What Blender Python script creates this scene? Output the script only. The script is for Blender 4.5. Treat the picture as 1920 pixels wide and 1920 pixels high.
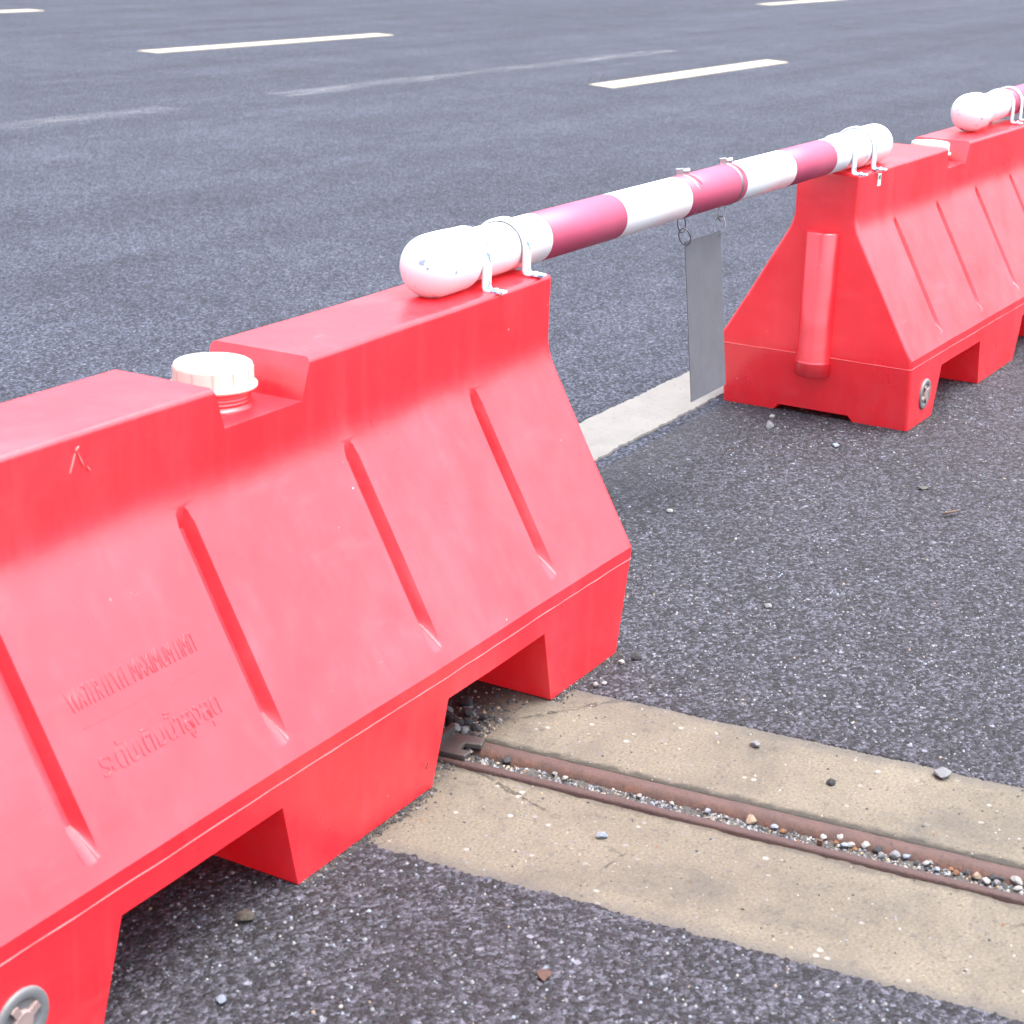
import bpy, bmesh, math, random
from mathutils import Vector, Matrix, Euler, noise

sc = bpy.context.scene
for o in list(bpy.data.objects):
    bpy.data.objects.remove(o)
col = sc.collection

# ------------------------------------------------------------------ camera
cd = bpy.data.cameras.new('camera')
cam = bpy.data.objects.new('camera', cd)
col.objects.link(cam)
cam.location = (-2.1200, -1.2139, 0.9924)
cam.rotation_euler = Euler((1.243827, -0.028059, -1.046226), 'XYZ')
cd.sensor_width = 36.0
cd.lens = 62.02
cd.clip_start = 0.05
cd.clip_end = 600
cd.dof.use_dof = True
cd.dof.focus_distance = 2.75
cd.dof.aperture_fstop = 13.0
sc.camera = cam

# ------------------------------------------------------------------ world, sun, exposure (bright overcast)
SUN_EL, SUN_AZ = math.radians(76), math.radians(165)     # azimuth: direction the light comes from, from +Y clockwise
w = bpy.data.worlds.new('World')
sc.world = w
w.use_nodes = True
wn, wl = w.node_tree.nodes, w.node_tree.links
bg = wn['Background']
sky = wn.new('ShaderNodeTexSky')
sky.sky_type = 'NISHITA'
sky.sun_disc = False
sky.sun_elevation = SUN_EL
sky.sun_rotation = SUN_AZ
sky.air_density = 1.0
sky.dust_density = 6.0
sky.ozone_density = 1.5
hs = wn.new('ShaderNodeHueSaturation')
hs.inputs['Saturation'].default_value = 0.62
wl.new(sky.outputs[0], hs.inputs['Color'])
wl.new(hs.outputs[0], bg.inputs['Color'])
bg.inputs['Strength'].default_value = 0.15

sd = bpy.data.lights.new('sun', 'SUN')
sun = bpy.data.objects.new('sun', sd)
col.objects.link(sun)
sd.energy = 1.5
sd.angle = math.radians(60)
sd.color = (1.0, 0.97, 0.95)
sdir = Vector((math.sin(SUN_AZ) * math.cos(SUN_EL), math.cos(SUN_AZ) * math.cos(SUN_EL), math.sin(SUN_EL)))
sun.rotation_euler = sdir.to_track_quat('Z', 'Y').to_euler()
sun.location = (0, 0, 6)

sc.view_settings.view_transform = 'Standard'
sc.view_settings.look = 'None'
sc.view_settings.gamma = 1
sc.view_settings.use_curve_mapping = False
sc.view_settings.exposure = 2.05

# ------------------------------------------------------------------ node helpers
class NT:
    def __init__(s, name):
        s.m = bpy.data.materials.new(name)
        s.m.use_nodes = True
        s.n, s.l = s.m.node_tree.nodes, s.m.node_tree.links
        s.b = s.n['Principled BSDF']
        s.tc = s.n.new('ShaderNodeTexCoord').outputs['Object']

    def put(s, sock, v):
        if hasattr(v, 'is_output'):
            s.l.new(v, sock)
        elif v is not None:
            if isinstance(v, tuple) and len(v) == 3 and sock.type == 'RGBA':
                v = (*v, 1)
            sock.default_value = v

    def map(s, scale=(1, 1, 1), rot=(0, 0, 0), loc=(0, 0, 0), vec=None):
        m = s.n.new('ShaderNodeMapping')
        s.l.new(vec or s.tc, m.inputs['Vector'])
        m.inputs['Scale'].default_value = scale
        m.inputs['Rotation'].default_value = rot
        m.inputs['Location'].default_value = loc
        return m.outputs[0]

    def noise(s, scale, detail=3, rough=.55, vec=None, dist=0.0, colour=False):
        t = s.n.new('ShaderNodeTexNoise')
        s.l.new(vec or s.tc, t.inputs['Vector'])
        t.inputs['Scale'].default_value = scale
        t.inputs['Detail'].default_value = detail
        t.inputs['Roughness'].default_value = rough
        t.inputs['Distortion'].default_value = dist
        return t.outputs['Color' if colour else 'Fac']

    def voro(s, scale, out='Distance', feature='F1', vec=None, rand=1.0):
        t = s.n.new('ShaderNodeTexVoronoi')
        t.feature = feature
        s.l.new(vec or s.tc, t.inputs['Vector'])
        t.inputs['Scale'].default_value = scale
        t.inputs['Randomness'].default_value = rand
        return t.outputs[out]

    def ramp(s, fac, stops, interp='LINEAR'):
        r = s.n.new('ShaderNodeValToRGB')
        s.l.new(fac, r.inputs[0])
        e = r.color_ramp
        e.interpolation = interp
        while len(e.elements) < len(stops):
            e.elements.new(.5)
        for k, (p, c) in enumerate(stops):
            e.elements[k].position = p
            if not isinstance(c, tuple):
                c = (c, c, c)
            e.elements[k].color = (*c, 1)
        return r.outputs[0]

    def mix(s, fac, a, b, mode='MIX'):
        m = s.n.new('ShaderNodeMix')
        m.data_type = 'RGBA'
        m.blend_type = mode
        s.put(m.inputs[0], fac)
        s.put(m.inputs[6], a)
        s.put(m.inputs[7], b)
        return m.outputs[2]

    def math(s, op, a, b=None, c=None, clamp=False):
        m = s.n.new('ShaderNodeMath')
        m.operation = op
        m.use_clamp = clamp
        s.put(m.inputs[0], a)
        if b is not None:
            s.put(m.inputs[1], b)
        if c is not None:
            s.put(m.inputs[2], c)
        return m.outputs[0]

    def sep(s, vec=None, color=False):
        m = s.n.new('ShaderNodeSeparateColor' if color else 'ShaderNodeSeparateXYZ')
        s.l.new(vec or s.tc, m.inputs[0])
        return m.outputs

    def rng(s, v, a, b, c=0.0, d=1.0, smooth=False):
        m = s.n.new('ShaderNodeMapRange')
        m.interpolation_type = 'SMOOTHSTEP' if smooth else 'LINEAR'
        s.put(m.inputs[0], v)
        for k, q in enumerate((a, b, c, d)):
            m.inputs[k + 1].default_value = q
        return m.outputs[0]

    def bump(s, h, dist, strength=1.0, normal=None):
        m = s.n.new('ShaderNodeBump')
        s.l.new(h, m.inputs['Height'])
        m.inputs['Distance'].default_value = dist
        m.inputs['Strength'].default_value = strength
        if normal:
            s.l.new(normal, m.inputs['Normal'])
        return m.outputs[0]

    def done(s, color=None, rough=None, normal=None, metal=None, spec=None, **kw):
        s.put(s.b.inputs['Base Color'], color)
        s.put(s.b.inputs['Roughness'], rough)
        if normal:
            s.l.new(normal, s.b.inputs['Normal'])
        if metal is not None:
            s.put(s.b.inputs['Metallic'], metal)
        if spec is not None:
            s.put(s.b.inputs['Specular IOR Level'], spec)
        for k, v in kw.items():
            s.put(s.b.inputs[k.replace('_', ' ')], v)
        return s.m


# ------------------------------------------------------------------ materials
def asphalt(name, grain, dark, light, contrast_far, tint, streak=False):
    t = NT(name)
    # aggregate of three sizes: each cell takes its own tone
    warp = t.noise(grain * .9, 2, colour=True)
    v = t.n.new('ShaderNodeMix'); v.data_type = 'VECTOR'
    v.inputs[0].default_value = .004
    t.l.new(t.tc, v.inputs[4]); t.l.new(warp, v.inputs[5])
    vec = v.outputs[1]
    def both(sc_):
        q = t.voro(sc_, 'Color', vec=vec)
        return t.sep(q, color=True), q.node.outputs['Distance']
    c1, d1 = both(grain)
    c2, d2 = both(grain * 2.1)
    c3, d3 = both(grain * .5)
    tone = t.math('MULTIPLY_ADD', c1[0], .62, t.math('MULTIPLY', c2[0], .38))
    lerp = lambda k: tuple(d + (l - d) * k for d, l in zip(dark, light))
    base = t.ramp(tone, [(0.0, dark), (.36, lerp(.10)), (.58, lerp(.30)), (.76, lerp(.62)), (.92, light)])
    # scattered pale chips, ochre chips and dark stones
    pale = t.ramp(c3[1], [(.972, 0.0), (.98, 1.0)])
    pale = t.math('MULTIPLY', pale, t.ramp(d3, [(.30, 1.0), (.42, 0.0)]))
    base = t.mix(t.math('MULTIPLY', pale, .6), base, (.24, .24, .25))
    blk = t.math('MULTIPLY', t.ramp(c3[1], [(.12, 1.0), (.16, 0.0)]), t.ramp(d3, [(.34, 1.0), (.55, 0.0)]))
    base = t.mix(t.math('MULTIPLY', blk, .72), base, (.008, .009, .012))
    och = t.math('MULTIPLY', t.ramp(c3[2], [(.985, 0.0), (.99, 1.0)]), t.ramp(d3, [(.2, 1.0), (.34, 0.0)]))
    base = t.mix(t.math('MULTIPLY', och, .6), base, (.30, .16, .07))
    # broad wear and dust
    big = t.noise(1.7, 5, .6)
    base = t.mix(1.0, base, t.ramp(big, [(.3, .82), (.7, 1.16)]), 'MULTIPLY')
    mid = t.noise(14, 4, .6)
    base = t.mix(1.0, base, t.ramp(mid, [(.3, .86), (.7, 1.12)]), 'MULTIPLY')
    if streak:
        sm = t.noise(1.0, 4, .6, vec=t.map((.10, 1.9, 1)))
        base = t.mix(1.0, base, t.ramp(sm, [(.3, .74), (.72, 1.20)]), 'MULTIPLY')
    base = t.mix(1.0, base, tint, 'MULTIPLY')
    h = t.math('ADD', t.math('MULTIPLY', t.math('SUBTRACT', 1.0, d1), .9), t.math('MULTIPLY', t.math('SUBTRACT', 1.0, d2), .35))
    h = t.math('ADD', h, t.math('MULTIPLY', t.noise(grain * .25, 3), 1.1))
    h = t.math('ADD', h, t.math('MULTIPLY', c1[2], .5))
    return t, base, h


def m_apron():
    t, base, h = asphalt('coarse_asphalt', 190, (.0015, .0015, .002), (.100, .100, .112), 1, (.935, .965, 1.14))
    # smoother fine mastic along the road joint
    y = t.sep()[1]
    e = t.math('ADD', y, t.math('MULTIPLY_ADD', t.noise(5, 4, .6), .30, -.15))
    near = t.rng(e, .06, .20, 0, 1, True)
    base = t.mix(t.math('MULTIPLY', near, .30), base, (.033, .035, .041))
    return t.done(base, .75, t.bump(h, .005, 1.0), spec=.35)


def m_road():
    t, base, h = asphalt('road_asphalt', 200, (.006, .0066, .0085), (.122, .127, .149), 1, (.915, .985, 1.17), True)
    return t.done(base, .85, t.bump(h, .003, .9), spec=.22)


def m_concrete():
    t = NT('sandy_concrete')
    base = t.ramp(t.noise(260, 3, .7), [(.3, (.076, .066, .050)), (.7, (.150, .132, .103))])
    base = t.mix(1.0, base, t.ramp(t.noise(5, 5, .6), [(.3, .80), (.7, 1.12)]), 'MULTIPLY')
    v = t.sep(t.voro(85, 'Color'), color=True)
    d = t.voro(85, 'Distance')
    chip = t.math('MULTIPLY', t.ramp(v[0], [(.86, 0.0), (.88, 1.0)]), t.ramp(d, [(.22, 1.0), (.36, 0.0)]))
    base = t.mix(t.math('MULTIPLY', chip, .55), base, t.ramp(v[1], [(.2, (.045, .045, .052)), (.6, (.12, .12, .14)), (.9, (.36, .35, .34))]))
    v2 = t.sep(t.voro(210, 'Color'), color=True)
    spk = t.math('MULTIPLY', t.ramp(v2[0], [(.86, 0.0), (.9, 1.0)]), t.ramp(t.voro(210, 'Distance'), [(.2, 1.0), (.4, 0.0)]))
    base = t.mix(t.math('MULTIPLY', spk, .7), base, (.032, .03, .028))
    # grime: patches, a dirty band beside the steel and along the asphalt
    st = t.noise(7, 6, .68, dist=.6)
    base = t.mix(t.ramp(st, [(.46, 0.0), (.68, .68)]), base, (.055, .051, .046))
    x = t.sep()[0]
    n1 = t.math('MULTIPLY_ADD', t.noise(38, 5, .7), .034, -.017)
    band = t.math('SUBTRACT', t.math('ABSOLUTE', t.math('ADD', t.math('SUBTRACT', x, .056), n1)), .003)
    base = t.mix(t.rng(band, .0, .011, .88, 0), base, (.020, .018, .015))
    ban2 = t.math('ABSOLUTE', t.math('ADD', t.math('ADD', x, .025), n1))
    base = t.mix(t.rng(ban2, .004, .012, .5, 0), base, (.035, .03, .025))
    for ex in (-.246, .256):
        q = t.math('ABSOLUTE', t.math('ADD', t.math('SUBTRACT', x, ex), t.math('MULTIPLY', n1, 1.3)))
        base = t.mix(t.rng(q, .004, .030, .55, 0), base, (.05, .049, .051))
    cr = t.voro(2.3, 'Distance', 'DISTANCE_TO_EDGE', vec=t.map(loc=(.37, .11, 0), vec=None))
    crn = t.math('ADD', cr, t.math('MULTIPLY_ADD', t.noise(30, 5, .7), .05, -.025))
    crk = t.math('MULTIPLY', t.rng(t.math('ABSOLUTE', crn), .0, .0045, 1, 0), t.ramp(t.noise(4, 3, .6), [(.46, 0.0), (.56, .9)]))
    base = t.mix(crk, base, (.020, .018, .016))
    mot = t.noise(46, 5, .72)
    base = t.mix(t.math('MULTIPLY', t.ramp(mot, [(.56, 0.0), (.68, .75)]), t.ramp(st, [(.36, 0.0), (.6, 1.0)])), base, (.042, .039, .035))
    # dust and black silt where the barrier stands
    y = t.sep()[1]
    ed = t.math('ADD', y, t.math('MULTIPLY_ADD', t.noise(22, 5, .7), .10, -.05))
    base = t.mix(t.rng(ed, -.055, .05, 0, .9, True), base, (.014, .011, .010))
    h = t.math('ADD', t.noise(420, 3, .7), t.math('MULTIPLY', t.noise(60, 4, .6), 1.6))
    h = t.math('SUBTRACT', t.math('SUBTRACT', h, t.math('MULTIPLY', spk, .5)), t.math('MULTIPLY', crk, 1.5))
    return t.done(base, .85, t.bump(h, .0016, .7), spec=.35)


def m_paint(name, c1, c2, worn):
    t = NT(name)
    base = t.mix(t.ramp(t.noise(9, 6, .7), [(.38, 0.0), (.75, 1.0)]), c1, c2)
    base = t.mix(t.ramp(t.noise(75, 5, .75), [(.57, 0.0), (.68, worn)]), base, (.05, .05, .053))
    h = t.noise(160, 4, .7)
    return t.done(base, .7, t.bump(h, .0014, .6), spec=.4)


def m_ghost():
    t = NT('worn_away_paint')
    a = t.ramp(t.noise(1, 6, .75, vec=t.map((1.1, 34, 1))), [(.46, 0.0), (.62, 1.0)])
    x, y, _ = t.sep()
    g = t.noise(260, 2, .8)
    fac = t.math('MULTIPLY', a, t.ramp(g, [(.40, 0.2), (.6, 1.0)]))
    edge = t.math('MULTIPLY', fac, t.rng(t.math('ABSOLUTE', y), .04, .15, 1, 0, True))
    t.b.inputs['Base Color'].default_value = (.20, .205, .23, 1)
    t.b.inputs['Roughness'].default_value = .7
    t.l.new(t.math('MULTIPLY', edge, 1.0), t.b.inputs['Alpha'])
    return t.m


def m_barrier(name, seed):
    t = NT(name)
    vec = t.map(loc=(seed, seed * .7, 0))
    c = t.mix(t.ramp(t.noise(3.2, 4, .6, vec=vec), [(.3, 0.0), (.7, 1.0)]), (.86, .012, .025), (.86, .022, .040))
    # chalky bloom that follows handling and rain
    bl = t.noise(6, 6, .65, vec=t.map((1, 1, .35), loc=(seed, 0, 0)))
    c = t.mix(t.ramp(bl, [(.52, 0.0), (.8, .22)]), c, (.82, .22, .25))
    stk = t.noise(1, 4, .6, vec=t.map((55, 55, 2.2), loc=(seed, 0, 0)))
    c = t.mix(t.ramp(stk, [(.5, 0.0), (.78, .11)]), c, (.80, .16, .19))
    smr = t.noise(1, 4, .55, vec=t.map((5, 9, 26), rot=(0, .35, 0), loc=(seed + 2, 0, 0)))
    c = t.mix(t.ramp(smr, [(.62, 0.0), (.80, .14)]), c, (.82, .25, .29))
    # fine scuffs
    s1 = t.noise(1, 3, .6, vec=t.map((16, 60, 420), rot=(.3, .5, .2), loc=(seed, 0, 0)))
    s2 = t.noise(7, 3, .6, vec=vec)
    sc_ = t.math('MULTIPLY', t.ramp(s1, [(.70, 0.0), (.75, 1.0)]), t.ramp(s2, [(.54, 0.0), (.64, 1.0)]))
    c = t.mix(t.math('MULTIPLY', sc_, .55), c, (.85, .42, .42))
    dots = t.sep(t.voro(120, 'Color', vec=vec), color=True)
    dd = t.voro(120, 'Distance', vec=vec)
    dk = t.math('MULTIPLY', t.ramp(dots[0], [(.992, 0.0), (.994, 1.0)]), t.ramp(dd, [(.10, 1.0), (.16, 0.0)]))
    c = t.mix(dk, c, (.10, .03, .03))
    lt = t.math('MULTIPLY', t.ramp(dots[1], [(.9965, 0.0), (.998, 1.0)]), t.ramp(dd, [(.10, 1.0), (.18, 0.0)]))
    c = t.mix(lt, c, (.85, .62, .60))
    # road dust low on the skirts
    z = t.sep()[2]
    dust = t.math('MULTIPLY', t.rng(z, .13, .0, 0, 1), t.ramp(t.noise(24, 5, .7, vec=vec), [(.35, 0.0), (.8, .8)]))
    c = t.mix(t.math('MULTIPLY', dust, .42), c, (.36, .12, .12))
    h = t.math('ADD', t.math('MULTIPLY', t.noise(5, 2, .5, vec=vec), 6.0), t.math('MULTIPLY', t.noise(90, 3, .6), .14))
    nrm = t.bump(h, .0028, .6)
    r = t.ramp(t.noise(8, 5, .65, vec=vec), [(.3, .26), (.7, .38)])
    t.done(c, r, nrm, spec=.5, IOR=2.12)
    # thin hollow polyethylene lets some daylight through its wall
    tr = t.n.new('ShaderNodeBsdfTranslucent')
    tr.inputs['Color'].default_value = (.92, .010, .016, 1)
    ms = t.n.new('ShaderNodeMixShader')
    ms.inputs[0].default_value = .24
    t.l.new(t.b.outputs[0], ms.inputs[1])
    t.l.new(tr.outputs[0], ms.inputs[2])
    t.l.new(ms.outputs[0], t.n['Material Output'].inputs['Surface'])
    return t.m


def plain(name, c, rough=.5, metal=0.0, spec=.5, bump=None, var=.1):
    t = NT(name)
    base = t.mix(1.0, c, t.ramp(t.noise(18, 4, .6), [(.3, 1 - var), (.7, 1 + var)]), 'MULTIPLY')
    n = t.bump(t.noise(bump[0], 3, .6), bump[1], .7) if bump else None
    return t.done(base, rough, n, metal, spec)


def m_chipped(name, white, under, amount, scale=70, spots=()):
    t = NT(name)
    k = t.noise(scale, 5, .65, dist=.4)
    f = t.ramp(k, [(amount, 0.0), (amount + .015, 1.0)])
    g = t.noise(6, 3, .5)
    f = t.math('MULTIPLY', f, t.ramp(g, [(.44, 0.0), (.52, 1.0)]))
    for cx, cy, cz, cr_ in spots:
        dv = t.n.new('ShaderNodeVectorMath'); dv.operation = 'DISTANCE'
        t.l.new(t.tc, dv.inputs[0]); dv.inputs[1].default_value = (cx, cy, cz)
        dd = t.math('ADD', dv.outputs['Value'], t.math('MULTIPLY_ADD', t.noise(330, 3, .6), cr_ * 2.4, -cr_ * 1.2))
        f = t.math('MAXIMUM', f, t.rng(dd, cr_ * .95, cr_ * 1.05, 1, 0))
    base = t.mix(f, white, under)
    h = t.math('SUBTRACT', t.math('MULTIPLY', t.noise(120, 3, .6), .25), f)
    return t.done(base, .42, t.bump(h, .0006, .7), spec=.5)


def m_rust(name, dark):
    t = NT(name)
    n = t.noise(48, 6, .7)
    base = t.ramp(n, [(.28, (.030, .016, .013)), (.50, (.052, .026, .020)), (.66, (.085, .034, .019)), (.80, (.14, .052, .024))])
    z = t.sep()[2]
    top = t.rng(t.math('ADD', z, t.math('MULTIPLY_ADD', n, .008, -.004)), .0000, .0042, 0, 1, True)
    base = t.mix(t.math('MULTIPLY', top, .8), base, t.mix(t.noise(22, 4, .6), (.050, .030, .029), (.078, .046, .042)))
    fl = t.noise(130, 4, .7)
    base = t.mix(t.ramp(fl, [(.60, 0.0), (.66, .7)]), base, (.020, .013, .012))
    if dark:
        base = t.mix(t.ramp(t.noise(9, 4, .6), [(.35, .9), (.7, .35)]), base, (.045, .025, .024))
    return t.done(base, .72, t.bump(t.noise(170, 5, .75), .0022, .9), metal=0.0, spec=.4)


M = {}
M['apron'] = m_apron()
M['road'] = m_road()
M['concrete'] = m_concrete()
M['line'] = m_paint('dirty_white_road_paint', (.150, .146, .138), (.118, .115, .109), .75)
M['dash'] = m_paint('cream_road_paint', (.34, .305, .23), (.29, .25, .18), .35)
M['ghost'] = m_ghost()
M['barrier_a'] = m_barrier('red_polyethylene', 0.0)
M['barrier_b'] = m_barrier('red_polyethylene_second', 5.3)
M['seam'] = plain('stress_whitened_red', (.70, .11, .12), .5)
M['cap'] = plain('milky_white_plastic', (.43, .395, .35), .45, bump=(60, .0006), var=.03)
M['plug'] = plain('grey_white_plastic', (.135, .14, .148), .5, bump=(90, .0006))
M['plug_core'] = plain('dirty_pale_plastic', (.26, .19, .18), .55, bump=(70, .001), var=.25)
M['pipe_white'] = plain('white_enamel', (.66, .68, .70), .34, bump=(40, .0003), var=.02)
M['pipe_red'] = plain('crimson_band', (.33, .032, .088), .58, bump=(40, .0003), var=.06)
for k_ in ('pipe_red',):
    M[k_].node_tree.nodes['Principled BSDF'].inputs['IOR'].default_value = 1.75
M['cap_white'] = m_chipped('white_chipped_enamel', (.66, .67, .69), (.20, .27, .37), .60, 38, [(-0.2549, -0.0098, 0.011, 0.0045), (-0.2478, -0.0196, 0.0192, 0.003), (-0.223, -0.0419, -0.003, 0.0025), (-0.2538, -0.0173, 0.0035, 0.002)])
M['clamp'] = m_chipped('white_paint_over_blue', (.58, .61, .65), (.10, .22, .40), .55, 45)
M['steel'] = plain('galvanised_steel', (.55, .55, .56), .34, 1.0, bump=(300, .0003))
M['dark_steel'] = plain('dull_steel', (.30, .30, .31), .38, 1.0, bump=(300, .0003))
M['sign'] = plain('bare_grey_plate', (.092, .096, .110), .46, 0.0, .45, bump=(30, .0012), var=.10)
M['rust'] = m_rust('rusted_rail', False)
M['rust_dark'] = m_rust('brown_oxide_steel', True)
M['slotdirt'] = plain('grey_silt', (.04, .038, .035), .9, bump=(180, .006), var=.4)
M['bracket'] = plain('greasy_grey_steel', (.085, .078, .076), .5, .6, bump=(120, .001), var=.3)
M['sticker'] = plain('white_sticker', (.72, .72, .70), .4)
M['sticker_green'] = plain('green_print', (.05, .22, .12), .5)
M['scuff'] = plain('scraped_plastic', (.55, .20, .20), .6)
M['insect'] = plain('black_chitin', (.012, .010, .010), .4)
M['twig'] = plain('dry_twig', (.085, .055, .04), .9)
M['leaf'] = plain('dry_leaf', (.050, .022, .015), .8)
STONES = [plain('stone_grey', (.16, .168, .18), .8, bump=(200, .002), var=.25),
          plain('stone_pale', (.25, .246, .238), .8, bump=(200, .002), var=.2),
          plain('stone_dark', (.030, .032, .037), .8, bump=(200, .002), var=.3),
          plain('stone_blue', (.19, .22, .27), .8, bump=(200, .002), var=.25),
          plain('stone_ochre', (.17, .075, .032), .8, bump=(200, .002), var=.25),
          plain('stone_tan', (.25, .195, .14), .8, bump=(200, .002), var=.25),
          plain('stone_brown', (.062, .052, .042), .85, bump=(200, .002), var=.3)]

# ------------------------------------------------------------------ mesh helpers
def link(name, me, mat, parent=None):
    o = bpy.data.objects.new(name, me)
    col.objects.link(o)
    if mat:
        me.materials.clear()
        me.materials.append(mat)
    if parent:
        o.parent = parent
    return o


def from_bm(name, bm, mat, parent=None, smooth=False):
    me = bpy.data.meshes.new(name)
    bm.normal_update()
    bm.to_mesh(me)
    bm.free()
    if smooth:
        me.shade_smooth()
    return link(name, me, mat, parent)


def thing(name, label, cat, loc=(0, 0, 0), rot=(0, 0, 0), group=None):
    o = bpy.data.objects.new(name, None)
    o.empty_display_size = .05
    col.objects.link(o)
    o.location = loc
    o.rotation_euler = rot
    tag(o, label, cat, group)
    return o


def tag(o, label=None, cat=None, group=None, kind=None):
    if label: o['label'] = label
    if cat: o['category'] = cat
    if group: o['group'] = group
    if kind: o['kind'] = kind
    return o


def hull(points):
    bm = bmesh.new()
    vs = [bm.verts.new(p) for p in points]
    r = bmesh.ops.convex_hull(bm, input=vs)
    junk = [g for g in r['geom_interior'] + r['geom_unused'] if isinstance(g, bmesh.types.BMVert)]
    if junk:
        bmesh.ops.delete(bm, geom=junk, context='VERTS')
    bmesh.ops.recalc_face_normals(bm, faces=bm.faces)
    return bm


def lathe(bm, prof, axis='Z', seg=48, origin=(0, 0, 0), closed=True):
    """prof: list of (r, t). r == 0 ends make poles."""
    o = Vector(origin)
    ax = {'X': Vector((1, 0, 0)), 'Y': Vector((0, 1, 0)), 'Z': Vector((0, 0, 1))}[axis]
    u = {'X': Vector((0, 1, 0)), 'Y': Vector((0, 0, 1)), 'Z': Vector((1, 0, 0))}[axis]
    v = ax.cross(u)
    rings = []
    for r, t in prof:
        if r < 1e-7:
            rings.append([bm.verts.new(o + ax * t)])
        else:
            rings.append([bm.verts.new(o + ax * t + (u * math.cos(a) + v * math.sin(a)) * r) for a in (2 * math.pi * k / seg for k in range(seg))])
    for a, b in zip(rings, rings[1:]):
        for k in range(seg):
            k2 = (k + 1) % seg
            f = [a[k % len(a)], a[k2 % len(a)], b[k2 % len(b)], b[k % len(b)]]
            f2 = []
            for q in f:
                if q not in f2: f2.append(q)
            if len(f2) > 2:
                bm.faces.new(f2)
    bmesh.ops.recalc_face_normals(bm, faces=bm.faces)


def tube(bm, pts, r, seg=10, closed=False, flat=None):
    """sweep a round (or flat w x t) section along pts"""
    pts = [Vector(p) for p in pts]
    n = len(pts)
    rings = []
    up = Vector((0, 0, 1))
    prev = None
    for i in range(n):
        a = pts[(i - 1) % n] if (closed or i) else pts[i]
        b = pts[(i + 1) % n] if (closed or i < n - 1) else pts[i]
        t = (b - a).normalized()
        if prev is None:
            u = t.orthogonal().normalized() if abs(t.dot(up)) > .9 else t.cross(up).normalized()
        else:
            u = (prev - t * prev.dot(t)).normalized()
        prev = u
        v = t.cross(u)
        rr = r[i] if isinstance(r, (list, tuple)) else r
        rings.append([bm.verts.new(pts[i] + (u * math.cos(q) + v * math.sin(q)) * rr) for q in (2 * math.pi * k / seg for k in range(seg))])
    for i in range(n if closed else n - 1):
        A, B = rings[i], rings[(i + 1) % n]
        for k in range(seg):
            bm.faces.new((A[k], A[(k + 1) % seg], B[(k + 1) % seg], B[k]))
    if not closed:
        bm.faces.new(rings[0][::-1])
        bm.faces.new(rings[-1])
    bmesh.ops.recalc_face_normals(bm, faces=bm.faces)


def box(bm, lo, hi):
    x0, y0, z0 = lo
    x1, y1, z1 = hi
    v = [bm.verts.new(p) for p in ((x0, y0, z0), (x1, y0, z0), (x1, y1, z0), (x0, y1, z0), (x0, y0, z1), (x1, y0, z1), (x1, y1, z1), (x0, y1, z1))]
    for f in ((0, 3, 2, 1), (4, 5, 6, 7), (0, 1, 5, 4), (1, 2, 6, 5), (2, 3, 7, 6), (3, 0, 4, 7)):
        bm.faces.new([v[k] for k in f])
    return v


def bevelled(bm, width, seg=2, ang=.5):
    es = [e for e in bm.edges if len(e.link_faces) == 2 and e.calc_face_angle(0) > ang]
    bmesh.ops.bevel(bm, geom=es, offset=width, segments=seg, profile=.5, affect='EDGES', clamp_overlap=True)


rnd = random.Random(7)

# ------------------------------------------------------------------ ground: track frame
TO = Vector((-.430, -.170, 0))                  # origin of the gate track
TA = .083                                       # its small turn
TROT = (0, 0, TA)
def trk(n, u, z=0.0):                           # n lateral (to +x), u along the track (towards -y is negative local y)
    return TO + Matrix.Rotation(TA, 3, 'Z') @ Vector((n, u, z))

EDGE_N, EDGE_F = -.245, .255                    # lateral limits of the concrete
Y_JOIN = .215                                   # apron / road joint

def wob(s, seed, a=.006):
    return a * (noise.noise((s * 9, seed, 0)) + .6 * noise.noise((s * 41, seed, 3)) + .55 * noise.noise((s * 140, seed, 5)) + .5 * noise.noise((s * 390, seed, 9)))

# road: one sheet to the horizon
def sheet(name, mat, x0, x1, y0, y1, z=0.0):
    bm = bmesh.new()
    v = [bm.verts.new(p) for p in ((x0, y0, z), (x1, y0, z), (x1, y1, z), (x0, y1, z))]
    bm.faces.new(v)
    return from_bm(name, bm, mat)

road = sheet('road', M['road'], -120, 260, Y_JOIN, 300, .0016)
tag(road, kind='structure')
base = sheet('ground', M['apron'], -120, 260, -120, 300, -.06)
tag(base, kind='structure')

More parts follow.
